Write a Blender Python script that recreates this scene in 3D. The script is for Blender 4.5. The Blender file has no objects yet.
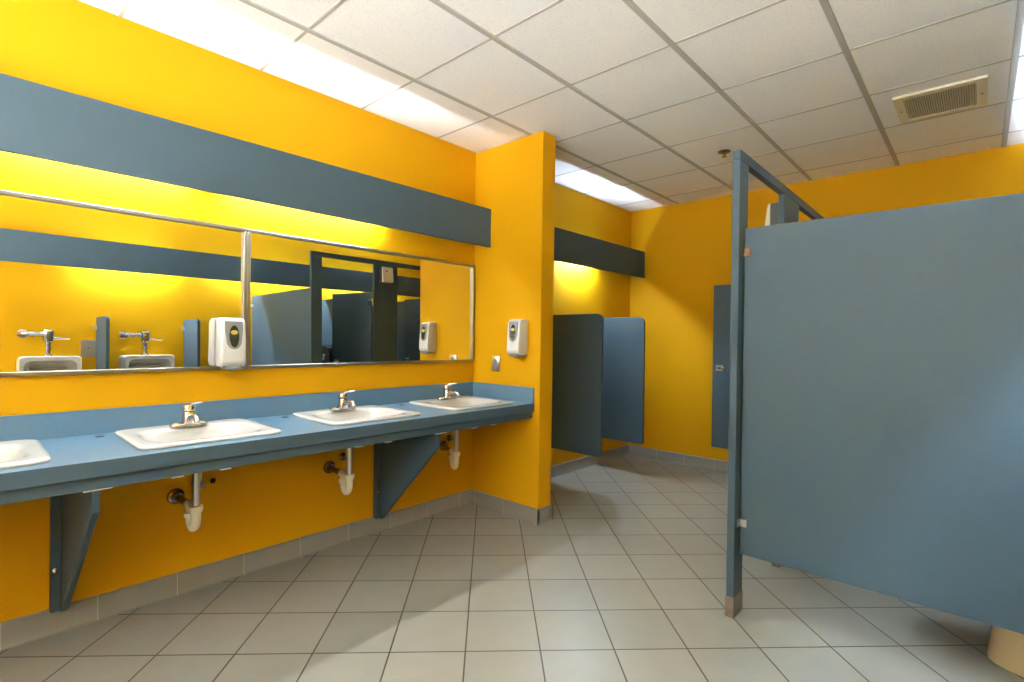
import bpy, bmesh, math, random
from mathutils import Vector, Matrix

# ------------------------------------------------------------------ camera, world, exposure
SC = bpy.context.scene
COL = SC.collection
PI = math.pi
R = math.radians


def set_camera():
    yaw, pitch, roll = R(42.4609), R(-0.3114), R(0.7903)
    f = Vector((-math.sin(yaw) * math.cos(pitch), math.cos(yaw) * math.cos(pitch), math.sin(pitch)))
    r = Vector((math.cos(yaw), math.sin(yaw), 0))
    u = r.cross(f)
    c, s = math.cos(roll), math.sin(roll)
    r2 = c * r + s * u
    u2 = -s * r + c * u
    cam = bpy.data.cameras.new('camera')
    cam.sensor_width = 36
    cam.sensor_fit = 'HORIZONTAL'
    cam.lens = 510.2227 / 1024 * 36
    cam.clip_start = 0.02
    o = bpy.data.objects.new('camera', cam)
    COL.objects.link(o)
    m = Matrix((r2, u2, -f)).transposed().to_4x4()
    m.translation = Vector((2.877, 0, 1.2728))
    o.matrix_world = m
    SC.camera = o


set_camera()
w = bpy.data.worlds.new('room_air')
w.use_nodes = True
w.node_tree.nodes['Background'].inputs[0].default_value = (1, 1, 1, 1)
w.node_tree.nodes['Background'].inputs[1].default_value = 0.0
SC.world = w
SC.view_settings.view_transform = 'Standard'
SC.view_settings.look = 'None'
SC.view_settings.exposure = 1.55
SC.view_settings.gamma = 1.0
SC.view_settings.use_curve_mapping = False
SC.cycles.max_bounces = 14
SC.cycles.diffuse_bounces = 9
SC.cycles.glossy_bounces = 6
SC.cycles.use_denoising = True
SC.cycles.caustics_reflective = False

TUBE_LEFT = 66.0     # emission strength of the fluorescent tubes
TUBE_RIGHT = 110.0
TUBE_FILL = 330.0  # added uplight behind the camera
TUBE_ALCOVE = 160.0
TUBE_URINALS = 230.0
TUBE_COLOR = (0.88, 0.95, 1.03)
TUBE_COOL = (0.76, 0.95, 1.18)

# ------------------------------------------------------------------ room measures (metres)
H = 2.691            # ceiling height
W = 3.61             # right wall
YB = -1.8            # wall behind the camera
YF = 5.0825          # far wall
YP = 2.7034          # face of the wing wall
YQ = 2.84            # back of the wing wall
XP = 0.667           # how far the wing wall stands out
S = 0.6096           # ceiling module


# ------------------------------------------------------------------ materials
def new_mat(name, col, rough=0.5, metal=0.0, noise=0.0, nscale=20.0, bump=0.0, bscale=200.0, spec=0.5, coat=0.0):
    m = bpy.data.materials.new(name)
    m.use_nodes = True
    nt = m.node_tree
    b = nt.nodes['Principled BSDF']
    b.inputs['Base Color'].default_value = (*col, 1)
    b.inputs['Roughness'].default_value = rough
    b.inputs['Metallic'].default_value = metal
    b.inputs['Specular IOR Level'].default_value = spec
    b.inputs['Coat Weight'].default_value = coat
    tc = nt.nodes.new('ShaderNodeTexCoord')
    if noise:
        n = nt.nodes.new('ShaderNodeTexNoise')
        n.inputs['Scale'].default_value = nscale
        n.inputs['Detail'].default_value = 4
        nt.links.new(tc.outputs['Object'], n.inputs['Vector'])
        mx = nt.nodes.new('ShaderNodeMix')
        mx.data_type = 'RGBA'
        mx.inputs[6].default_value = (*[c * (1 - noise) for c in col], 1)
        mx.inputs[7].default_value = (*[min(1, c * (1 + noise)) for c in col], 1)
        nt.links.new(n.outputs['Fac'], mx.inputs[0])
        nt.links.new(mx.outputs[2], b.inputs['Base Color'])
    if bump:
        n2 = nt.nodes.new('ShaderNodeTexNoise')
        n2.inputs['Scale'].default_value = bscale
        n2.inputs['Detail'].default_value = 3
        nt.links.new(tc.outputs['Object'], n2.inputs['Vector'])
        bp = nt.nodes.new('ShaderNodeBump')
        bp.inputs['Strength'].default_value = bump
        bp.inputs['Distance'].default_value = 0.002
        nt.links.new(n2.outputs['Fac'], bp.inputs['Height'])
        nt.links.new(bp.outputs['Normal'], b.inputs['Normal'])
    return m


def emit_mat(name, col, strength):
    m = bpy.data.materials.new(name)
    m.use_nodes = True
    b = m.node_tree.nodes['Principled BSDF']
    b.inputs['Base Color'].default_value = (0.8, 0.8, 0.8, 1)
    b.inputs['Emission Color'].default_value = (*col, 1)
    b.inputs['Emission Strength'].default_value = strength
    return m


def tile_mat(name, plane, size, row, mortar, c1, c2, cm, rough, origin=(0, 0, 0), rot=0.0, bump=0.4, mott=0.06):
    """square tiles in the given plane ('xy', 'yz', 'xz') of the object's space, origin and turn given"""
    m = bpy.data.materials.new(name)
    m.use_nodes = True
    nt = m.node_tree
    L = nt.links.new
    b = nt.nodes['Principled BSDF']
    tc = nt.nodes.new('ShaderNodeTexCoord')
    sub = nt.nodes.new('ShaderNodeVectorMath')
    sub.operation = 'SUBTRACT'
    sub.inputs[1].default_value = origin
    L(tc.outputs['Object'], sub.inputs[0])
    if plane == 'xy':
        vr = nt.nodes.new('ShaderNodeVectorRotate')
        vr.rotation_type = 'Z_AXIS'
        vr.inputs['Angle'].default_value = -rot
        L(sub.outputs[0], vr.inputs['Vector'])
        vec = vr.outputs[0]
    else:
        sp = nt.nodes.new('ShaderNodeSeparateXYZ')
        cb = nt.nodes.new('ShaderNodeCombineXYZ')
        L(sub.outputs[0], sp.inputs[0])
        L(sp.outputs[1 if plane == 'yz' else 0], cb.inputs[0])
        L(sp.outputs[2], cb.inputs[1])
        vec = cb.outputs[0]
    br = nt.nodes.new('ShaderNodeTexBrick')
    br.offset = 0.0
    br.squash = 1.0
    br.inputs['Scale'].default_value = 1.0
    br.inputs['Brick Width'].default_value = size
    br.inputs['Row Height'].default_value = row
    br.inputs['Mortar Size'].default_value = mortar
    br.inputs['Mortar Smooth'].default_value = 0.15
    br.inputs['Bias'].default_value = 0.0
    br.inputs['Color1'].default_value = (*c1, 1)
    br.inputs['Color2'].default_value = (*c2, 1)
    br.inputs['Mortar'].default_value = (*cm, 1)
    L(vec, br.inputs['Vector'])
    n = nt.nodes.new('ShaderNodeTexNoise')
    n.inputs['Scale'].default_value = 9
    n.inputs['Detail'].default_value = 5
    L(tc.outputs['Object'], n.inputs['Vector'])
    n2 = nt.nodes.new('ShaderNodeTexNoise')
    n2.inputs['Scale'].default_value = 160
    L(tc.outputs['Object'], n2.inputs['Vector'])
    ad = nt.nodes.new('ShaderNodeMath')
    ad.operation = 'ADD'
    L(n.outputs['Fac'], ad.inputs[0])
    L(n2.outputs['Fac'], ad.inputs[1])
    mr = nt.nodes.new('ShaderNodeMapRange')
    mr.inputs['From Min'].default_value = 0.6
    mr.inputs['From Max'].default_value = 1.4
    mr.inputs['To Min'].default_value = 1 - mott
    mr.inputs['To Max'].default_value = 1 + mott
    L(ad.outputs[0], mr.inputs['Value'])
    mul = nt.nodes.new('ShaderNodeVectorMath')
    mul.operation = 'SCALE'
    L(br.outputs['Color'], mul.inputs[0])
    L(mr.outputs[0], mul.inputs['Scale'])
    L(mul.outputs[0], b.inputs['Base Color'])
    b.inputs['Roughness'].default_value = rough
    bp = nt.nodes.new('ShaderNodeBump')
    bp.invert = True
    bp.inputs['Strength'].default_value = bump
    bp.inputs['Distance'].default_value = 0.002
    L(br.outputs['Fac'], bp.inputs['Height'])
    L(bp.outputs['Normal'], b.inputs['Normal'])
    return m


def ceiling_mat():
    m = bpy.data.materials.new('ceiling_tile_fibre')
    m.use_nodes = True
    nt = m.node_tree
    L = nt.links.new
    b = nt.nodes['Principled BSDF']
    b.inputs['Roughness'].default_value = 0.9
    b.inputs['Specular IOR Level'].default_value = 0.1
    tc = nt.nodes.new('ShaderNodeTexCoord')
    n = nt.nodes.new('ShaderNodeTexNoise')
    n.inputs['Scale'].default_value = 130
    n.inputs['Detail'].default_value = 2
    L(tc.outputs['Object'], n.inputs['Vector'])
    cr = nt.nodes.new('ShaderNodeValToRGB')
    cr.color_ramp.elements[0].position = 0.30
    cr.color_ramp.elements[0].color = (0.80, 0.795, 0.78, 1)
    cr.color_ramp.elements[1].position = 0.46
    cr.color_ramp.elements[1].color = (0.92, 0.92, 0.91, 1)
    L(n.outputs['Fac'], cr.inputs['Fac'])
    L(cr.outputs['Color'], b.inputs['Base Color'])
    bp = nt.nodes.new('ShaderNodeBump')
    bp.inputs['Strength'].default_value = 0.35
    bp.inputs['Distance'].default_value = 0.002
    L(n.outputs['Fac'], bp.inputs['Height'])
    L(bp.outputs['Normal'], b.inputs['Normal'])
    return m


SLATE = (0.053, 0.089, 0.114)
M = {
    'yellow': new_mat('yellow_wall_paint', (0.62, 0.312, 0.003), 0.6, noise=0.03, nscale=3, bump=0.06, bscale=260, spec=0.1),
    'pale_bounce': new_mat('pale_bounce_paint', (0.78, 0.77, 0.73), 0.6, noise=0.02, nscale=3, bump=0.06, bscale=260),  # kept pale so the unseen back wall reflects more light
    'ceiling': ceiling_mat(),
    'grid': new_mat('ceiling_grid_metal', (0.46, 0.455, 0.43), 0.5),
    'slate': new_mat('slate_blue_laminate', SLATE, 0.5, noise=0.05, nscale=40, spec=0.3),
    'slate_edge': new_mat('slate_blue_edge', tuple(c * 1.15 for c in SLATE), 0.4, noise=0.04, nscale=40),
    'counter': new_mat('counter_laminate', (0.105, 0.205, 0.30), 0.32, noise=0.06, nscale=60),
    'porcelain': new_mat('white_porcelain', (0.52, 0.52, 0.485), 0.12, noise=0.01, nscale=5),
    'bone': new_mat('cream_porcelain', (0.62, 0.47, 0.24), 0.15, noise=0.01, nscale=5),
    'chrome': new_mat('polished_chrome', (0.62, 0.62, 0.62), 0.08, 1.0, noise=0.02),
    'steel': new_mat('brushed_steel', (0.56, 0.55, 0.52), 0.28, 1.0, noise=0.08, nscale=80),
    'frame': new_mat('mirror_frame_aluminium', (0.36, 0.34, 0.29), 0.32, 1.0, noise=0.05, nscale=80),
    'mirror': new_mat('mirror_silver', (0.88, 0.89, 0.86), 0.0, 1.0),
    'bronze': new_mat('tarnished_bronze', (0.18, 0.10, 0.055), 0.4, 1.0, noise=0.15, nscale=60),
    'rust': new_mat('worn_steel_shoe', (0.26, 0.20, 0.15), 0.45, 0.8, noise=0.35, nscale=30),
    'white_plastic': new_mat('white_plastic', (0.62, 0.62, 0.59), 0.30, noise=0.01),
    'pvc': new_mat('white_drain_plastic', (0.80, 0.76, 0.62), 0.35, noise=0.05, nscale=30),
    'grey_plastic': new_mat('grey_plastic', (0.22, 0.24, 0.25), 0.35, noise=0.04),
    'dark_window': new_mat('dark_green_window', (0.008, 0.022, 0.020), 0.15, noise=0.2, nscale=30),
    'soap': new_mat('soap_bag_yellow', (0.55, 0.42, 0.08), 0.3, noise=0.1),
    'black_plastic': new_mat('black_plastic', (0.018, 0.020, 0.022), 0.25, noise=0.1),
    'cream_metal': new_mat('cream_painted_metal', (0.72, 0.67, 0.52), 0.45, noise=0.03),
    'dark_metal': new_mat('dark_grey_metal', (0.06, 0.06, 0.055), 0.5, noise=0.1),
    'cream_plastic': new_mat('cream_plastic', (0.70, 0.64, 0.50), 0.4, noise=0.03),
    'brass': new_mat('aged_brass', (0.30, 0.20, 0.08), 0.3, 1.0, noise=0.2, nscale=50),
    'dark_flange': new_mat('dark_chrome_flange', (0.22, 0.19, 0.16), 0.25, 1.0, noise=0.2, nscale=60),
    'hole': new_mat('dark_cavity', (0.01, 0.008, 0.005), 0.9),
    'tube_l': emit_mat('lit_tube_mirror_side', TUBE_COLOR, TUBE_LEFT),
    'tube_r': emit_mat('lit_tube_stall_side', TUBE_COOL, TUBE_RIGHT),
    'tube_a': emit_mat('lit_tube_alcove', TUBE_COOL, TUBE_ALCOVE),
    'tube_u': emit_mat('lit_tube_urinals', TUBE_COOL, TUBE_URINALS),
    'tube_fill': emit_mat('added_uplight_tube', (0.91, 0.95, 0.98), TUBE_FILL),  # tubes of the added uplight
    'floor': tile_mat('floor_tile', 'xy', 0.3048, 0.3048, 0.0034, (0.275, 0.274, 0.232), (0.308, 0.306, 0.262), (0.050, 0.038, 0.022),
                      0.38, (1.358, 1.4055, 0), R(44.919)),
    'base_y': tile_mat('baseboard_tile_along', 'yz', 0.305, 3.0, 0.002, (0.24, 0.235, 0.21), (0.27, 0.265, 0.235), (0.42, 0.40, 0.35), 0.4, (0, 0.13, -1)),
    'base_x': tile_mat('baseboard_tile_across', 'xz', 0.305, 3.0, 0.002, (0.24, 0.235, 0.21), (0.27, 0.265, 0.235), (0.42, 0.40, 0.35), 0.4, (0.05, 0, -1)),
}


# ------------------------------------------------------------------ mesh helpers
class MB:
    def __init__(self):
        self.bm = bmesh.new()

    def box(self, x0, x1, y0, y1, z0, z1, bev=0.0, seg=2):
        t = bmesh.new()
        bmesh.ops.create_cube(t, size=1)
        for v in t.verts:
            v.co = Vector(((x0 + x1) / 2 + v.co.x * (x1 - x0), (y0 + y1) / 2 + v.co.y * (y1 - y0), (z0 + z1) / 2 + v.co.z * (z1 - z0)))
        if bev:
            bmesh.ops.bevel(t, geom=list(t.edges), offset=bev, segments=seg, affect='EDGES', profile=0.5)
        self._join(t)
        return self

    def _join(self, t, mat=None):
        if mat is not None:
            bmesh.ops.transform(t, matrix=mat, verts=t.verts)
        me = bpy.data.meshes.new('tmp')
        t.to_mesh(me)
        self.bm.from_mesh(me)
        bpy.data.meshes.remove(me)
        t.free()

    def prism(self, pts, axis, a0, a1, bev=0.0, seg=2):
        """polygon pts (2-D) swept along axis from a0 to a1; axis x: pts are (y, z); y: (x, z); z: (x, y)"""
        def put(p, a):
            return {'x': (a, p[0], p[1]), 'y': (p[0], a, p[1]), 'z': (p[0], p[1], a)}[axis]
        t = bmesh.new()
        lo = [t.verts.new(put(p, a0)) for p in pts]
        hi = [t.verts.new(put(p, a1)) for p in pts]
        n = len(pts)
        t.faces.new(lo)
        t.faces.new(hi)
        for i in range(n):
            t.faces.new((lo[i], lo[(i + 1) % n], hi[(i + 1) % n], hi[i]))
        bmesh.ops.recalc_face_normals(t, faces=t.faces)
        if bev:
            ed = [e for e in t.edges if len(e.link_faces) == 2 and e.calc_face_angle(0) > 0.5]
            bmesh.ops.bevel(t, geom=ed, offset=bev, segments=seg, affect='EDGES', profile=0.5)
        self._join(t)
        return self

    def loft(self, rings, cap0=True, cap1=True):
        t = bmesh.new()
        vs = [[t.verts.new(p) for p in ring] for ring in rings]
        n = len(rings[0])
        for a, b in zip(vs, vs[1:]):
            for i in range(n):
                t.faces.new((a[i], a[(i + 1) % n], b[(i + 1) % n], b[i]))
        if cap0:
            t.faces.new(vs[0][::-1])
        if cap1:
            t.faces.new(vs[-1])
        bmesh.ops.recalc_face_normals(t, faces=t.faces)
        self._join(t)
        return self

    def tube(self, path, r, seg=16):
        """round bar along a path of points; r a number or one radius per point"""
        path = [Vector(p) for p in path]
        rs = r if isinstance(r, (list, tuple)) else [r] * len(path)
        rings = []
        ref = None
        for i, p in enumerate(path):
            d = (path[min(i + 1, len(path) - 1)] - path[max(i - 1, 0)]).normalized()
            if ref is None:
                ref = Vector((0, 0, 1)) if abs(d.z) < 0.9 else Vector((1, 0, 0))
            a = (ref - d * ref.dot(d)).normalized()
            ref = a
            b = d.cross(a)
            rings.append([p + rs[i] * (math.cos(2 * PI * k / seg) * a + math.sin(2 * PI * k / seg) * b) for k in range(seg)])
        return self.loft(rings)

    def lathe(self, prof, o=(0, 0, 0), axis='z', seg=28):
        """profile of (radius, height) turned about an axis through o"""
        rings = []
        for r, h in prof:
            ring = []
            for k in range(seg):
                c, s = r * math.cos(2 * PI * k / seg), r * math.sin(2 * PI * k / seg)
                p = {'z': (c, s, h), 'x': (h, c, s), 'y': (c, h, s)}[axis]
                ring.append(Vector(o) + Vector(p))
            rings.append(ring)
        return self.loft(rings)

    def bend(self, fn):
        for v in self.bm.verts:
            v.co = Vector(fn(v.co))
        return self

    def build(self, name, mat, parent=None, world=False, smooth=True):
        bm = self.bm
        if world and parent is not None:
            off = wloc(parent)
            bmesh.ops.translate(bm, vec=-off, verts=bm.verts)
        bmesh.ops.recalc_face_normals(bm, faces=bm.faces)
        me = bpy.data.meshes.new(name)
        bm.to_mesh(me)
        bm.free()
        me.materials.append(M[mat] if isinstance(mat, str) else mat)
        if smooth:
            me.shade_smooth()
            me.set_sharp_from_angle(angle=R(38))
        o = bpy.data.objects.new(name, me)
        COL.objects.link(o)
        if parent is not None:
            o.parent = parent
        return o


def wloc(o):
    v = Vector((0, 0, 0))
    while o is not None:
        v += o.location
        o = o.parent
    return v


def thing(name, label, cat, loc=(0, 0, 0), rotz=0.0, group=None):
    o = bpy.data.objects.new(name, None)
    o.empty_display_size = 0.05
    COL.objects.link(o)
    o.location = loc
    o.rotation_euler = (0, 0, rotz)
    return tag(o, label, cat, group)


def tag(o, label, cat, group=None):
    o['label'] = label
    o['category'] = cat
    if group:
        o['group'] = group
    return o


def struct(name, mb, mat, parent=None):
    o = mb.build(name, mat, parent)
    o['kind'] = 'structure'
    return o


def dup(root, loc, label, rotz=None, group=None):
    r = root.copy()
    COL.objects.link(r)
    r.location = loc
    if rotz is not None:
        r.rotation_euler = (0, 0, rotz)
    r['label'] = label
    if group:
        r['group'] = group
    for ch in list(root.children):
        c = ch.copy()
        COL.objects.link(c)
        c.parent = r
        for g in list(ch.children):
            d = g.copy()
            COL.objects.link(d)
            d.parent = c
    return r


def sup(cx, cy, ax, ay, n, z, seg=64):
    """superellipse ring, half sizes ax and ay, squareness n, at height z"""
    out = []
    for k in range(seg):
        t = 2 * PI * (k + 0.5) / seg
        c, s = math.cos(t), math.sin(t)
        out.append((cx + ax * math.copysign(abs(c) ** (2 / n), c), cy + ay * math.copysign(abs(s) ** (2 / n), s), z))
    return out


def arc(cx, cy, r, a0, a1, n=8):
    return [(cx + r * math.cos(a0 + (a1 - a0) * i / n), cy + r * math.sin(a0 + (a1 - a0) * i / n)) for i in range(n + 1)]


# ------------------------------------------------------------------ the room
T = 0.12
struct('floor', MB().box(-T, W + T, YB - T, YF + T, -0.1, 0), 'floor')
struct('wall_left', MB().box(-T, 0, YB - T, YF + T, 0, H + 0.15), 'yellow')
struct('wall_right', MB().box(W, W + T, YB - T, YF + T, 0, H + 0.15), 'yellow')
struct('wall_far', MB().box(0, W, YF, YF + T, 0, H + 0.15), 'yellow')
struct('wall_back', MB().box(0, W, YB - T, YB, 0, H + 0.15), 'pale_bounce')  # unseen wall, made pale to bounce neutral light onto the ceiling
struct('wall_wing', MB().box(0, XP, YP, YQ, 0, H), 'yellow')


def build_ceiling():
    ox, oy = 0.551, 2.3256
    mb = MB()
    xs = [0.0] + [ox + k * S for k in range(0, 6) if ox + k * S < W] + [W]
    ys = [YB] + [oy + k * S for k in range(-6, 5) if YB < oy + k * S < YF] + [YF]
    for a, b in zip(xs, xs[1:]):
        for c, d in zip(ys, ys[1:]):
            mb.box(a, b, c, d, H + 0.007, H + 0.03)
    mb.box(-T, W + T, YB - T, YF + T, H + 0.03, H + 0.15)
    ce = struct('ceiling', mb, 'ceiling')
    g = MB()
    for x in xs[1:-1]:
        g.box(x - 0.0135, x + 0.0135, YB, YF, H, H + 0.01, 0.001, 1)
    for y in ys[1:-1]:
        g.box(0, W, y - 0.007, y + 0.007, H + 0.0052, H + 0.01)
    struct('grid', g, 'grid', ce)


build_ceiling()

BH = 0.105
BT = 0.012


def base_profile(t):
    return [(0, 0), (t + 0.012, 0), (t + 0.005, 0.004), (t, 0.012), (t, BH - 0.006), (t - 0.005, BH), (0, BH)]


struct('baseboard_left', MB().prism(base_profile(BT), 'y', YB, YP), 'base_y')
struct('baseboard_alcove', MB().prism(base_profile(BT), 'y', YQ, YF), 'base_y')
struct('baseboard_right', MB().prism([(W - a, b) for a, b in base_profile(BT)], 'y', YB, YF), 'base_y')
mb = MB().prism([(YP - a, b) for a, b in base_profile(BT)], 'x', 0, XP + BT)
mb.prism([(YQ + a, b) for a, b in base_profile(BT)], 'x', 0, XP + BT)
struct('baseboard_wing', mb, 'base_x')
struct('baseboard_wing_end', MB().prism([(XP + a, b) for a, b in base_profile(BT)], 'y', YP - BT, YQ + BT), 'base_y')
struct('baseboard_far', MB().prism([(YF - a, b) for a, b in base_profile(BT)], 'x', 0, W), 'base_x')
struct('baseboard_back', MB().prism([(YB + a, b) for a, b in base_profile(BT)], 'x', 0, W), 'base_x')

# ------------------------------------------------------------------ light valances, the tubes behind them and an added ceiling uplight
VX0, VX1, VZ0, VZ1 = 0.155, 0.175, 1.950, 2.235
GV = 'light valances along the walls'


def valance(y0, y1, side, label):
    f = (lambda x: x) if side == 'left' else (lambda x: W - x)
    a, b = sorted((f(VX0), f(VX1)))
    t = thing('light_valance', label, 'light valance', (f((VX0 + VX1) / 2), (y0 + y1) / 2, VZ0), 0, GV)
    MB().box(a, b, y0, y1, VZ0, VZ1, 0.0015, 1).build('board', 'slate', t, True)
    n = max(2, int((y1 - y0) / 1.6) + 1)
    for i in range(n):
        y = y0 + 0.004 + 0.02 + (y1 - y0 - 0.048) * i / (n - 1)
        c, d = sorted((f(0), f(VX0)))
        MB().box(c, d, y - 0.02, y + 0.02, VZ1 - 0.02, VZ1 - 0.005).build('wall_bracket', 'slate', t, True)


valance(YB, YP, 'left', 'long slate-grey board hiding the lights above the mirrors and sinks')
valance(YQ, YF, 'left', 'short slate-grey board hiding the lights above the two alcove urinal screens')
valance(YB, YF, 'right', 'slate-grey board along the wall facing the sinks, seen in the mirrors above the urinals')


def light_strip(y0, y1, side, label):
    f = (lambda x: x) if side == 'left' else (lambda x: W - x)
    zc = 2.04 if side == 'left' else 2.12
    t = thing('fluorescent_light', label, 'light', (f(0.0), (y0 + y1) / 2, zc), 0, 'fluorescent lights behind the valances')
    a, b = sorted((f(0), f(0.030)))
    MB().box(a, b, y0, y1, zc - 0.02, zc + 0.06, 0.004, 1).box(*sorted((f(0), f(0.057))), y0, y1, zc + 0.022, zc + 0.08, 0.004, 1).build('shielded_housing', 'white_plastic', t, True)  # upper box widened as a shield against upward light on the wall
    for y in (y0 + 0.012, y1 - 0.012):
        a, b = sorted((f(0.029), f(0.068)))
        MB().box(a, b, y - 0.01, y + 0.01, zc - 0.018, zc + 0.03, 0.003, 1).build('tube_socket', 'white_plastic', t, True)
    MB().lathe([(0.013, y0 + 0.022), (0.013, y1 - 0.022)], (f(0.052), 0, zc), 'y', 12).build('tube', 'tube_l' if side == 'left' and y0 < 2 else 'tube_a' if side == 'left' else 'tube_u' if 0 < y0 < 1.5 else 'tube_r', t, True)


for y0, y1, lb in ((0.10, 0.80, 'lit tube behind the board above the left end of the left-hand mirror'),
                   (0.93, 1.87, 'lit tube behind the board above the middle of the right-hand mirror'),
                   (3.78, 4.34, 'lit tube behind the short board above the alcove screens')):
    light_strip(y0, y1, 'left', lb)
for y0, y1, lb in ((-1.30, -0.40, 'lit tube on the wall facing the sinks, behind the camera'),
                   (0.88, 1.66, 'lit tube above the two urinals on the wall facing the sinks'),
                   (2.00, 3.20, 'lit tube behind the board over the nearest toilet stall'),
                   (3.35, 4.55, 'lit tube behind the board over the far toilet stalls')):
    light_strip(y0, y1, 'right', lb)


cv = thing('added_uplight', 'added fill light, an unseen white trough of upward-shining tubes behind the camera', 'light', (W / 2, YB, 1.31))  # unseen extra lamp, put in to brighten the ceiling
MB().prism([(YB, 1.31), (YB + 0.18, 1.31), (YB + 0.22, 1.45), (YB + 0.205, 1.45), (YB + 0.17, 1.325), (YB + 0.015, 1.325), (YB + 0.015, 1.45), (YB, 1.45)], 'x', 0.8, W - 0.15).build('trough', 'white_plastic', cv, True)
for x in (0.9, 1.75, 2.60):
    MB().lathe([(0.013, x), (0.013, x + 0.8)], (0, YB + 0.10, 1.432), 'x', 12).build('tube', 'tube_fill', cv, True)

# ------------------------------------------------------------------ mirrors (hung a hair out of true)
def mirror(y0, y1, label):
    z0, z1, fw, fd = 1.092, 1.832, 0.017, 0.024
    yc, zc = (y0 + y1) / 2, (z0 + z1) / 2
    t = thing('wall_mirror', label, 'mirror', (0, yc, z0), 0, 'framed mirrors above the sinks')
    fr = MB()
    fr.box(0, fd, y0, y1, z0, z0 + fw, 0.002, 1)
    fr.box(0, fd, y0, y1, z1 - fw, z1, 0.002, 1)
    fr.box(0, fd, y0, y0 + fw, z0 + fw, z1 - fw, 0.002, 1)
    fr.box(0, fd, y1 - fw, y1, z0 + fw, z1 - fw, 0.002, 1)
    fr.build('frame', 'frame', t, True)
    g = MB().box(0.009, 0.012, y0 + fw * 0.6, y1 - fw * 0.6, z0 + fw * 0.6, z1 - fw * 0.6)
    ay, az = 0.008, 0.009          # the glass leans a little in its frame
    g.bend(lambda c: (c.x - ay * (c.y - yc) - az * (c.z - zc), c.y, c.z))
    g.build('glass', 'mirror', t, True, smooth=False)


mirror(-0.62, 1.041, 'left-hand framed wall mirror showing the two urinals, soap dispenser at its edge')
mirror(1.042, 2.690, 'right-hand framed wall mirror showing the stalls, reaching the wing wall')

# ------------------------------------------------------------------ counter
CZ = 0.826
SINKS = (-0.042, 0.745, 1.530, 2.317)
ct = thing('vanity_counter', 'long slate-blue laminate washroom counter with backsplash, holding the white sinks', 'counter', (0, 1.0, 0.72))
YC0 = -0.85
mb = MB()
x0, x1, xe = 0.14, 0.53, 0.62
mb.box(0.001, x0, YC0, YP - 0.001, CZ - 0.03, CZ)
mb.box(x1, xe, YC0, YP, CZ - 0.03, CZ)
edges = [YC0] + [v for s in SINKS for v in (s - 0.235, s + 0.235)] + [YP]
for a, b in zip(edges[0::2], edges[1::2]):
    mb.box(x0, x1, a, b, CZ - 0.03, CZ)
mb.build('countertop', 'counter', ct, True)
MB().box(0.592, 0.6215, YC0, YP, 0.768, CZ - 0.0005, 0.002, 1).build('front_edge', 'slate', ct, True)
MB().box(0.572, 0.602, YC0, YP - 0.0, 0.722, 0.7665, 0.0015, 1).build('apron', 'slate', ct, True)
MB().box(0, 0.019, YC0, YP, CZ, 0.934, 0.0015, 1).build('backsplash', 'counter', ct, True)
MB().box(0.019, 0.62, YP - 0.018, YP, CZ, 0.934, 0.0015, 1).build('side_splash', 'counter', ct, True)
for y in (0.423, 1.216, 1.976):
    MB().lathe([(0.011, 0), (0.016, 0.0), (0.016, 0.002), (0.008, 0.003)], (0.10, y, CZ), 'z', 16).build('hole_cap', 'dark_metal', ct, True)


def make_sink():
    t = thing('sink', '', 'sink', (0, SINKS[0], CZ), 0, 'white drop-in sinks along the counter')
    k = -CZ
    prof = [(.315, .035, .035, 2, .690), (.32, .105, .125, 2.4, .698), (.33, .150, .188, 2.8, .745), (.335, .172, .212, 3, .800),
            (.335, .182, .222, 4, .8255), (.304, .248, .268, 14, .8262), (.304, .2515, .2715, 14, .830), (.304, .2505, .2705, 14, .837),
            (.304, .244, .264, 13, .8415), (.305, .234, .254, 11, .8425), (.324, .192, .232, 5.5, .8420), (.330, .178, .218, 4, .8395),
            (.333, .170, .210, 3.4, .832), (.333, .160, .198, 3, .810), (.33, .140, .175, 2.7, .760), (.32, .095, .115, 2.4, .716), (.315, .030, .030, 2, .706)]
    MB().loft([sup(c, 0, a, b, n, z + k) for c, a, b, n, z in prof]).build('basin', 'porcelain', t)
    d = MB().lathe([(0.030, -0.121), (0.030, -0.1165), (0.024, -0.115), (0.018, -0.118), (0.004, -0.1175)], (.315, 0, 0), 'z', 24)
    d.build('drain', 'chrome', t)
    for y in (-0.16, 0.01):
        MB().box(0.572, 0.606, y - 0.02, y + 0.02, -0.1085, -0.105).build('mounting_clip', 'white_plastic', t)
    return t


SL = ['white drop-in sink cut off by the left edge of the picture',
      'white drop-in sink second from the left, in front of the mirror-mounted soap dispenser',
      'white drop-in sink above the space left of the far counter bracket',
      'white drop-in sink at the counter end beside the wing wall']
s0 = make_sink()
s0['label'] = SL[0]
for y, lb in zip(SINKS[1:], SL[1:]):
    dup(s0, (0, y, CZ), lb)


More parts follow.
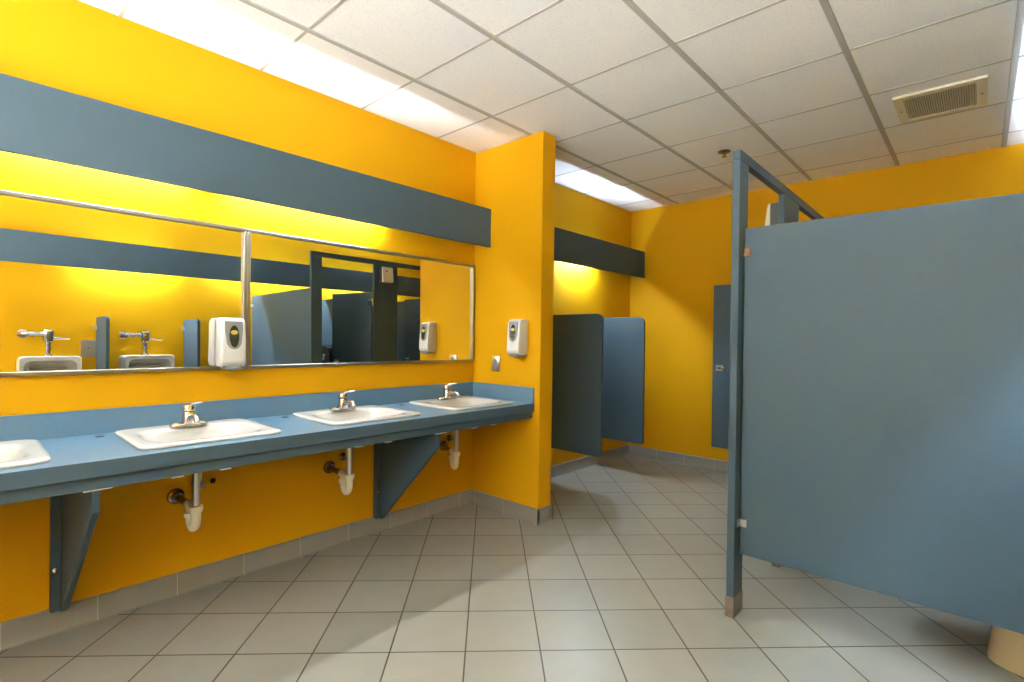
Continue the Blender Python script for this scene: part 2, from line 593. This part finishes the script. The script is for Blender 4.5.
def make_faucet(y):
    t = thing('faucet', '', 'faucet', (0.148, y, CZ + 0.0165), 0, 'chrome faucets on the sinks')
    MB().loft([sup(0, 0, .027, .078, 3.2, 0), sup(0, 0, .027, .078, 3.2, .008), sup(0, 0, .024, .074, 3, .013), sup(0, 0, .010, .05, 3, .016)]).build('base_plate', 'chrome', t)
    for s in (-1, 1):
        MB().lathe([(0.020, 0.010), (0.020, 0.017), (0.014, 0.021), (0.003, 0.022)], (0, s * 0.052, 0), 'z', 20).build('bolt_cap', 'chrome', t)
    b = MB()
    b.loft([sup(0.002, 0, .029, .032, 2.6, .012), sup(0.004, 0, .027, .028, 2.6, .030), sup(0.004, 0, .025, .026, 2.4, .056), sup(0.002, 0, .024, .025, 2.2, .066), sup(0.002, 0, .017, .017, 2.1, .070)])
    b.build('body', 'chrome', t)
    MB().tube([(0.010, 0, .036), (0.045, 0, .046), (0.085, 0, .052), (0.108, 0, .050), (0.118, 0, .042), (0.120, 0, .034)], [.017, .0145, .0125, .012, .0115, .0115], 18).build('spout', 'chrome', t)
    hd = MB().lathe([(0.017, .068), (0.027, .071), (0.028, .086), (0.025, .096), (0.012, .102), (0.002, .103)], (0.0, 0, 0), 'z', 24)
    ho = hd.build('handle', 'chrome', t)
    lv = MB().tube([(0.004, 0.004, .094), (0.028, 0.02, .106), (0.045, 0.032, .110), (0.058, 0.041, .112)], [.010, .009, .0085, .006], 14)
    lv.bend(lambda c: (c.x, c.y, 0.108 + (c.z - 0.108) * 0.8))
    lv.build('lever', 'chrome', ho)
    return t


f0 = make_faucet(SINKS[0])
FL = ['chrome single-lever faucet of the sink cut off by the left edge',
      'chrome single-lever faucet below the mirror-mounted soap dispenser',
      'chrome single-lever faucet second from the wing wall',
      'chrome single-lever faucet nearest the wing wall, in the counter corner']
f0['label'] = FL[0]
for y, lb in zip(SINKS[1:], FL[1:]):
    dup(f0, (0.148, y, CZ + 0.0165), lb)


# ------------------------------------------------------------------ drains and stops under the counter
def make_trap(y, yw, label):
    """tailpiece over (0.275, y), outlet in the wall at yw"""
    t = thing('drain_trap', label, 'drain pipe', (0, y, 0.482), 0, 'drain traps under the sinks')
    xt = 0.278
    d = Vector((-xt, yw - y, 0))
    ln = d.length
    d.normalize()

    def at(u, z):
        return (xt + d.x * u, d.y * u, z)
    MB().lathe([(0.026, 0.206), (0.026, 0.194), (0.0165, 0.193), (0.0165, -0.005)], (xt, 0, 0), 'z', 20).build('tailpiece', 'steel', t)
    p = MB()
    path = [at(0, 0.0), at(0, -0.050)]
    for i in range(1, 9):
        a = PI * i / 8
        path.append(at(0.036 - 0.036 * math.cos(a), -0.050 - 0.042 * math.sin(a)))
    path += [at(0.072, -0.035), at(0.075, -0.014), at(0.088, -0.002), at(0.11, 0)]
    p.tube(path, [.0205] * 2 + [.0195] * 8 + [.018, .017, .017, .017], 20)
    p.lathe([(0.0205, -0.012), (0.027, -0.012), (0.029, 0.004), (0.027, 0.014), (0.017, 0.016)], (xt, 0, 0), 'z', 12)
    c = at(0.072, -0.040)
    p.lathe([(0.018, -0.010), (0.026, -0.010), (0.026, 0.010), (0.017, 0.010)], c, 'z', 12)
    p.build('trap', 'pvc', t)
    MB().tube([at(0.108, 0), at(ln - 0.03, 0), at(ln - 0.002, 0)], 0.0155, 16).build('wall_pipe', 'dark_flange', t)
    MB().lathe([(0.037, 0.0), (0.038, 0.006), (0.034, 0.016), (0.025, 0.020), (0.024, 0.034), (0.017, 0.034)], (0, yw - y, 0), 'x', 28).build('wall_flange', 'dark_flange', t)
    return t


make_trap(0.741, 0.731, 'white drain trap with a steel tailpiece, nearest the left counter bracket')
make_trap(1.500, 1.527, 'white drain trap just left of the far counter bracket, dark flange on the wall')
make_trap(2.294, 2.414, 'slim white drain trap right of the far counter bracket, near the wing wall')


def make_stop(y):
    t = thing('shutoff_valve', '', 'valve', (0, y, 0.532), 0, 'water shut-off valves under the sinks')
    MB().lathe([(0.024, 0), (0.025, 0.005), (0.018, 0.010), (0.010, 0.012)], (0, 0, 0), 'x', 24).build('wall_flange', 'dark_flange', t)
    MB().tube([(0.002, 0, 0), (0.06, 0, 0)], 0.008, 12).tube([(0.055, 0, -0.012), (0.055, 0, 0.03)], 0.011, 12).build('valve_body', 'chrome', t)
    MB().tube([(0.058, 0, 0), (0.082, 0, 0)], [0.006, 0.006], 10).loft([[(0.078 + dx, c[0], c[1]) for c in [(0.018 * math.cos(2 * PI * k / 20), 0.012 * math.sin(2 * PI * k / 20)) for k in range(20)]] for dx in (0, 0.012)]).build('handle', 'dark_flange', t)
    MB().tube([(0.055, 0, 0.028), (0.055, 0.0, 0.09), (0.065, 0.0, 0.15), (0.085, 0.0, 0.255)], 0.0055, 10).build('supply_hose', 'steel', t)
    return t


v0 = make_stop(0.822)
v0['label'] = 'water shut-off valve on the wall behind the steel tailpiece nearest the left bracket'
dup(v0, (0, 1.613, 0.532), 'water shut-off valve on the wall just left of the far counter bracket')
dup(v0, (0, 2.462, 0.532), 'water shut-off valve on the wall right of the far counter bracket')
hl = thing('wall_hole', 'small dark pipe stub in the yellow wall under the second sink from the left', 'pipe stub', (0, 0.894, 0.525))
MB().lathe([(0.012, 0), (0.014, 0.006), (0.009, 0.012), (0.004, 0.012)], (0, 0, 0), 'x', 16).build('plug', 'hole', hl)


def make_bracket(y):
    t = thing('counter_bracket', '', 'bracket', (0, y, 0.10), R(2.4), 'slate brackets holding up the counter')
    z1 = 0.722 - 0.10
    MB().prism([(0.014, 0.0), (0.060, 0.0), (0.585, 0.535), (0.585, z1 - 0.003), (0.014, z1 - 0.003)], 'y', 0.0, 0.024, 0.002, 1).build('support_panel', 'slate', t)
    MB().box(0.0145, 0.052, -0.031, 0.0, 0.004, z1 - 0.003, 0.0015, 1).build('wall_cleat', 'slate', t)
    MB().lathe([(0.010, 0.0), (0.010, 0.004), (0.004, 0.008)], (0.052, -0.018, 0.18), 'x', 16).build('bolt', 'chrome', t)
    MB().box(0.545, 0.606, -0.026, 0.055, z1 - 0.0035, z1 - 0.0005).build('mounting_plate', 'white_plastic', t)
    return t


b0 = make_bracket(0.304)
b0['label'] = 'slate counter bracket near the left picture edge, left of the first visible drain'
dup(b0, (0, 1.854, 0.10), 'slate counter bracket between the second and third visible drains, near the wing wall')


# ------------------------------------------------------------------ soap dispensers and the outlet
def make_dispenser():
    t = thing('soap_dispenser', '', 'soap dispenser', (0, 0, 0), 0, 'white wall soap dispensers')
    t.scale = (0.94, 1.0, 0.95)
    hw = 0.0575

    def fx(z):
        return 0.094 + 0.020 * (0.26 - z) / 0.26

    prof = [(0.0, 0.015), (0.0, 0.25), (0.012, 0.262), (0.060, 0.262), (0.085, 0.254), (fx(0.235), 0.232), (fx(0.03), 0.03), (0.098, 0.008), (0.080, 0.0), (0.015, 0.0)]
    MB().prism(prof, 'y', -hw, hw, 0.010, 3).build('body', 'white_plastic', t)
    sh = [(-0.041, 0.243), (0.041, 0.243), (0.042, 0.20)]
    sh += [(0.036 * math.cos(a), 0.143 + 0.048 * math.sin(a)) for a in [-PI * i / 14 for i in range(0, 15)]] + [(-0.042, 0.20)]
    c = MB().prism(sh, 'x', 0.0, 0.006)
    c.bend(lambda v: (fx(v.z) - 0.002 + v.x, v.y, v.z))
    co = c.build('cover_shield', 'grey_plastic', t)
    el = [(0.023 * math.cos(2 * PI * k / 28), 0.163 + 0.058 * math.sin(2 * PI * k / 28)) for k in range(28)]
    wdw = MB().prism(el, 'x', 0.0, 0.0025)
    wdw.bend(lambda v: (fx(v.z) + 0.0038 + v.x, v.y, v.z))
    wdw.build('window', 'dark_window', co)
    sp = [(0.017 * math.cos(2 * PI * k / 20), 0.184 + 0.012 * math.sin(2 * PI * k / 20)) for k in range(20)]
    s = MB().prism(sp, 'x', 0.0, 0.0015)
    s.bend(lambda v: (fx(v.z) + 0.006 + v.x, v.y, v.z))
    s.build('soap_level', 'soap', co)
    MB().loft([sup(0.062, 0, .040, .040, 3.5, -0.013), sup(0.064, 0, .046, .046, 3.5, -0.006), sup(0.064, 0, .047, .048, 3.5, 0.008)]).build('push_bar', 'grey_plastic', t)
    MB().lathe([(0.006, -0.022), (0.010, -0.018), (0.010, -0.010)], (0.07, 0, 0), 'z', 14).build('nozzle', 'grey_plastic', t)
    return t


d0 = make_dispenser()
d0.location = (0.0105, 0.952, 1.108)
d0['label'] = 'white soap dispenser mounted at the right edge of the left-hand mirror'
dup(d0, (0.500, YP, 1.158), 'white soap dispenser on the yellow wing wall above the outlet', -PI / 2)

ot = thing('outlet_plate', 'small grey outlet plate on the wing wall above the counter corner', 'outlet', (0.246, YP, 1.083))
MB().box(0.246 - 0.041, 0.246 + 0.041, YP - 0.006, YP, 1.027, 1.139, 0.003, 2).build('plate', 'steel', ot, True)
MB().box(0.246 - 0.018, 0.246 + 0.018, YP - 0.009, YP - 0.005, 1.049, 1.117, 0.002, 1).build('socket_insert', 'grey_plastic', ot, True)


# ------------------------------------------------------------------ urinal screens
def make_screen(side, y, depth, label):
    """screen standing out from a wall, round upper outer corner"""
    xw = 0.0 if side == 'left' else W
    sg = 1 if side == 'left' else -1
    t = thing('urinal_screen', label, 'urinal screen', (xw, y, 0.297), 0, 'urinal screens')
    z1 = 1.487 - 0.297
    rr = 0.055
    rb = 0.018
    pts = [(0.012, 0), (depth - rb, 0)] + arc(depth - rb, rb, rb, -PI / 2, 0, 5) + arc(depth - rr, z1 - rr, rr, 0, PI / 2, 8) + [(0.012, z1)]
    pts = [(sg * a, b) for a, b in pts]
    MB().prism(pts, 'y', -0.014, 0.014, 0.0015, 1).build('panel', 'slate', t)
    for z in (0.14, z1 - 0.10):
        b = MB()
        a, c = sorted((0.0, sg * 0.045))
        b.box(a, c, -0.0172, 0.0172, z - 0.022, z + 0.022, 0.001, 1)
        a, c = sorted((0.0, sg * 0.004))
        b.box(a, c, -0.040, 0.040, z - 0.022, z + 0.022, 0.001, 1)
        b.build('wall_bracket', 'steel', t)


make_screen('left', 3.625, 0.578, 'grey urinal screen nearer the wing wall in the alcove')
make_screen('left', 4.355, 0.572, 'blue-lit urinal screen farther back in the alcove, near the far wall')
make_screen('right', 1.020, 0.455, 'urinal screen between the two urinals, seen in the left-hand mirror')
make_screen('right', 1.779, 0.455, 'urinal screen seen in the mirror just left of the soap dispenser')


# ------------------------------------------------------------------ urinals opposite the mirrors
def make_urinal(y):
    t = thing('urinal', '', 'urinal', (W, y, 0.45), 0, 'white wall urinals seen in the mirror')

    def ring(xx, yh, z0, z1, r):
        pts = []
        for cy, cz, a in ((yh - r, z1 - r, 0), (-yh + r, z1 - r, PI / 2), (-yh + r, z0 + r, PI), (yh - r, z0 + r, 1.5 * PI)):
            for k in range(9):
                an = a + PI / 2 * k / 8
                pts.append((xx, cy + r * math.cos(an), cz + r * math.sin(an)))
        return pts
    # outer shell from the wall to the front lip, then back into the recess
    MB().loft([ring(0, .205, 0.02, .655, .03), ring(-0.16, .214, 0.0, .662, .03), ring(-0.275, .214, 0.03, .662, .035), ring(-0.290, .208, 0.04, .656, .035),
               ring(-0.288, .182, 0.09, .622, .05), ring(-0.262, .172, 0.10, .612, .06), ring(-0.12, .150, 0.14, .585, .08), ring(-0.07, .10, 0.2, .54, .09)]).build('bowl', 'porcelain', t)
    # spreader ribs at the top of the recess
    MB().box(-0.13, -0.10, -0.13, 0.13, .535, .550, 0.004, 2).build('water_spreader', 'porcelain', t)
    v = MB()
    zt = 0.88
    v.lathe([(0.018, 0.660), (0.036, 0.661), (0.036, 0.674), (0.018, 0.682), (0.018, 0.72), (0.024, 0.722), (0.024, 0.742), (0.019, 0.746), (0.022, 0.79), (0.036, 0.80), (0.038, 0.83), (0.042, 0.845),
             (0.044, 0.890), (0.038, 0.905), (0.016, 0.914), (0.002, 0.915)], (-0.075, 0, 0), 'z', 24)
    v.tube([(-0.075, 0.0, zt - 0.012), (-0.075, -0.10, zt - 0.012), (-0.075, -0.145, zt - 0.012), (-0.06, -0.165, zt - 0.012), (-0.002, -0.168, zt - 0.012)], 0.017, 16)
    v.lathe([(0.028, -0.13), (0.028, -0.09)], (-0.075, 0, zt - 0.012), 'y', 8)
    v.lathe([(0.028, -0.062), (0.028, -0.03)], (-0.075, 0, zt - 0.012), 'y', 8)
    v.lathe([(0.040, -0.001), (0.040, -0.006), (0.022, -0.012)], (0, -0.168, zt - 0.012), 'x', 24)
    fv = v.build('flush_valve', 'chrome', t)
    MB().tube([(-0.075, 0.02, zt - 0.055), (-0.075, 0.045, zt - 0.055), (-0.085, 0.10, zt - 0.057), (-0.09, 0.150, zt - 0.06)], [.022, .014, .008, .009], 14).build('lever', 'chrome', fv)
    return t


u0 = make_urinal(0.645)
u0['label'] = 'white urinal with chrome flush valve, farthest left in the mirror'
dup(u0, (W, 1.395, 0.45), 'white urinal with chrome flush valve, between the two mirrored screens')
pl_ = thing('access_plate', 'square steel plate on the opposite wall beside the first mirrored urinal', 'wall plate', (W, 0.95, 1.18))
MB().box(W - 0.004, W, 0.892, 1.004, 1.095, 1.262, 0.0015, 1).build('plate', 'steel', pl_, True)
MB().lathe([(0.006, -0.006), (0.006, -0.004)], (W, 0.947, 1.18), 'x', 12).build('screw', 'chrome', pl_, True)

# ------------------------------------------------------------------ toilet stalls
PX0, PX1 = 2.028, 2.062      # thickness of the stall fronts
RZ0, RZ1 = 2.105, 2.154      # head rail
GP = 'stall pilasters'


def pilaster(y0, y1, label):
    t = thing('stall_pilaster', label, 'stall post', ((PX0 + PX1) / 2, (y0 + y1) / 2, 0), 0, GP)
    MB().box(PX0, PX1, y0, y1, 0.045, RZ0, 0.002, 1).build('post', 'slate', t, True)
    MB().box(PX0 - 0.003, PX1 + 0.003, y0 - 0.003, y1 + 0.003, 0, 0.095, 0.002, 1).build('floor_shoe', 'rust', t, True)
    return t


pilaster(2.42, 2.535, 'tall slate stall post with steel floor shoe at the front panel edge')
pilaster(3.145, 3.450, 'wide slate stall post second in the row, carrying the small cream box')
pilaster(4.045, 4.20, 'slate stall post between the second and third stalls, hidden behind the nearest panel')
pilaster(4.813, YF - BT - 0.02, 'slate stall post against the far wall')
hr = tag(MB().box(PX0, PX1, 2.42, YF, RZ0, RZ1, 0.003, 1).build('head_rail', 'slate'), 'slate head rail running along the tops of the stall posts', 'head rail')

PZ0, PZ1 = 0.283, 1.797
GPN = 'partition panels between the stalls'


def angle_bracket(x, y, z, sx, mat='bronze'):
    """small stamped bracket with a bolt, on the near (-y) face of a panel at its post end"""
    b = MB()
    b.box(min(x, x + sx * 0.05), max(x, x + sx * 0.034), y - 0.004, y, z - 0.018, z + 0.018, 0.001, 1)
    b.box(min(x, x + sx * 0.004), max(x, x + sx * 0.004), y - 0.028, y, z - 0.018, z + 0.018, 0.001, 1)
    b.lathe([(0.009, -0.010), (0.009, -0.004)], (x + sx * 0.022, y, z), 'y', 10)
    return b


def panel(y, label):
    t = thing('partition_panel', label, 'partition', ((PX1 + W) / 2, y, PZ0), 0, GPN)
    MB().box(PX1 + 0.006, W - 0.013, y - 0.0125, y + 0.0125, PZ0, PZ1, 0.002, 1).build('panel', 'slate', t, True)
    for z in (0.430, 1.685):
        angle_bracket(PX1 + 0.001, y - 0.0126, z, 1).build('post_bracket', 'bronze' if z > 1 else 'steel', t, True)
        angle_bracket(W - 0.001, y - 0.0126, z, -1).build('wall_bracket', 'steel', t, True)


panel(2.4875, 'large slate-blue partition panel filling the right of the picture')
panel(3.297, 'partition panel behind the black paper holder, seen through the open stall in the mirror')
panel(4.122, 'partition panel of the far stalls, a narrow blue strip beside the wing wall in the mirror')
GD = 'stall doors'


def stall_door(hx, hy, dx, dy, length, label, hinge_top=True, latch_side=None):
    a = math.atan2(dy, dx)
    t = thing('stall_door', label, 'stall door', (hx, hy, 0.28), a, GD)
    MB().box(0.006, length, -0.0125, 0.0125, 0, 1.515, 0.002, 1).build('slab', 'slate', t)
    for z in (0.12, 1.40):
        b = MB().lathe([(0.009, z - 0.035), (0.009, z + 0.035)], (0.0, 0, 0), 'z', 14)
        b.box(0.0, 0.05, -0.016, -0.0125, z - 0.03, z + 0.03)
        b.build('hinge', 'chrome', t)
    s = -1 if latch_side is None else latch_side
    lt = MB().box(length - 0.095, length - 0.035, s * 0.0125 - (0.006 if s < 0 else 0), s * 0.0125 + (0.006 if s > 0 else 0), 0.715, 0.77, 0.002, 1)
    lt.lathe([(0.006, s * 0.012), (0.006, s * 0.024)] if s > 0 else [(0.006, -0.024), (0.006, -0.012)], (length - 0.065, 0, 0.742), 'y', 12)
    lo = lt.build('latch', 'steel', t)
    a0, a1 = sorted((s * 0.022, s * 0.031))
    MB().box(length - 0.115, length - 0.050, a0, a1, 0.734, 0.750, 0.003, 2).build('latch_knob', 'chrome', lo)


stall_door(2.040, 3.130, 0.955, -0.300, 0.565, 'dark stall door standing open in the nearest stall, seen in the mirror')
stall_door(2.040, 4.028, 0.996, -0.090, 0.560, 'stall door standing open in the second stall, beside the wing wall in the mirror')
stall_door(PX0 - 0.010, 4.824, -1.0, 0.0, 0.985, 'dark stall door with a small latch, swung out in front of the far wall', latch_side=1)

bx = thing('dispenser_box', 'small cream box high on the second stall post, above the partition top', 'dispenser', (PX0, 3.268, 1.905))
MB().box(1.968, PX0, 3.203, 3.333, 1.905, 2.078, 0.003, 1).build('case', 'dark_metal', bx, True)
mb = MB().prism([(1.9695, 1.908), (1.948, 1.908), (1.939, 1.93), (1.945, 1.985), (1.953, 2.05), (1.960, 2.075), (1.9695, 2.078)], 'y', 3.201, 3.335, 0.002, 1)
mb.build('front_cover', 'cream_plastic', bx, True)
MB().lathe([(0.008, 1.941), (0.008, 1.955)], (0, 3.25, 2.03), 'x', 14).build('sensor', 'black_plastic', bx, True)

tp = thing('paper_holder', 'black round toilet paper holder on the stall partition, seen in the mirror', 'toilet paper holder', (3.17, 3.284, 1.08))
MB().lathe([(0.132, 0.0), (0.135, -0.01), (0.135, -0.10), (0.128, -0.115), (0.05, -0.120), (0.045, -0.112), (0.02, -0.112)], (0, 0, 0), 'y', 40).build('case', 'black_plastic', tp)
MB().lathe([(0.022, -0.112), (0.022, -0.122), (0.015, -0.126)], (0, 0, 0), 'y', 20).build('hub', 'grey_plastic', tp)
MB().box(-0.05, 0.05, -0.10, -0.02, -0.150, -0.125, 0.005, 2).build('paper_slot', 'grey_plastic', tp)


def make_toilet():
    yc = 2.888
    t = thing('toilet', 'cream floor-standing toilet, its rounded base showing under the partition panel', 'toilet', (W, yc, 0))

    def ring(xf, xb, hw, z, n=2.6):
        c, a = (xf + xb) / 2, (xb - xf) / 2
        return [(p[0] - W, p[1], p[2]) for p in sup(c, 0, a, hw, n, z, 48)]
    b = MB()
    b.loft([ring(2.918, 3.52, .133, 0), ring(2.920, 3.52, .132, .02), ring(2.926, 3.515, .128, .08), ring(2.934, 3.51, .122, .16), ring(2.93, 3.51, .128, .24), ring(2.875, 3.51, .165, .32),
            ring(2.845, 3.52, .182, .375, 2.3), ring(2.842, 3.52, .184, .395, 2.3), ring(2.850, 3.51, .178, .40, 2.3), ring(2.895, 3.31, .135, .398, 2.1), ring(2.91, 3.30, .125, .37, 2.1), ring(2.97, 3.25, .09, .28, 2), ring(3.05, 3.18, .05, .24, 2)])
    b.build('bowl', 'bone', t)
    s = MB()
    s.loft([ring(2.84, 3.36, .186, .402, 2.2), ring(2.84, 3.36, .186, .418, 2.2), ring(2.85, 3.35, .176, .424, 2.2), ring(2.90, 3.30, .125, .421, 2.1), ring(2.905, 3.295, .120, .410, 2.1), ring(2.90, 3.30, .125, .402, 2.1), ring(2.84, 3.36, .186, .402, 2.2)], False, False)
    s.build('seat', 'white_plastic', t)
    v = MB()
    v.lathe([(0.032, .398), (0.032, .408), (0.016, .415), (0.016, .66), (0.026, .67), (0.030, .72), (0.026, .745), (0.005, .75)], (-0.115, 0, 0), 'z', 20)
    v.tube([(-0.115, 0, .70), (-0.115, 0.11, .70), (-0.10, 0.13, .70), (-0.002, 0.13, .70)], 0.014, 14)
    v.lathe([(0.034, -0.006), (0.034, -0.001)], (0, 0.13, .70), 'x', 20)
    fv = v.build('flush_valve', 'chrome', t)
    MB().tube([(-0.115, -0.02, .685), (-0.12, -0.10, .682)], [.01, .007], 12).build('lever', 'chrome', fv)


make_toilet()

# ------------------------------------------------------------------ ceiling fittings
vt = thing('air_vent', 'cream ceiling air vent with fine dark slats', 'air vent', (2.69, 3.885, H))
vx0, vx1, vy0, vy1 = 2.487, 2.893, 3.665, 4.105
fx0, fx1, fy0, fy1 = 2.532, 2.848, 3.712, 4.062
mb = MB()
for a, b, c, d in ((vx0, fx0, vy0, vy1), (fx1, vx1, vy0, vy1), (fx0, fx1, vy0, fy0), (fx0, fx1, fy1, vy1)):
    mb.box(a, b, c, d, H - 0.008, H + 0.006)
mb.build('frame', 'cream_metal', vt, True)
MB().box(fx0, fx1, fy0, fy1, H - 0.001, H + 0.006).build('duct', 'grey_plastic', vt, True)
mb = MB()
n = 30
for i in range(n):
    x = fx0 + (fx1 - fx0) * (i + 0.5) / n
    mb.prism([(x - 0.0035, H - 0.0015), (x - 0.001, H - 0.0015), (x + 0.0035, H - 0.0075), (x + 0.001, H - 0.0075)], 'y', fy0, fy1)
mb.build('grille', 'cream_metal', vt, True, smooth=False)
for x in (vx0 + 0.022, vx1 - 0.022):
    MB().lathe([(0.006, -0.0105), (0.006, -0.008)], (x, (vy0 + vy1) / 2, H), 'z', 12).build('screw', 'dark_metal', vt, True)

sp = thing('sprinkler', 'small brass fire sprinkler on the ceiling left of the stall post top', 'sprinkler', (1.452, 3.88, H))
MB().lathe([(0.045, 0.0), (0.045, -0.004), (0.030, -0.010), (0.016, -0.011)], (0, 0, 0), 'z', 28).build('escutcheon', 'brass', sp)
mb = MB().lathe([(0.012, -0.009), (0.012, -0.024), (0.007, -0.026), (0.007, -0.034)], (0, 0, 0), 'z', 16)
for s in (-1, 1):
    mb.tube([(0, s * 0.010, -0.018), (0, s * 0.016, -0.026), (0, s * 0.010, -0.034), (0, 0, -0.038)], 0.003, 8)
mb.lathe([(0.018, -0.038), (0.018, -0.041), (0.004, -0.042)], (0, 0, 0), 'z', 20)
mb.build('spray_head', 'brass', sp)
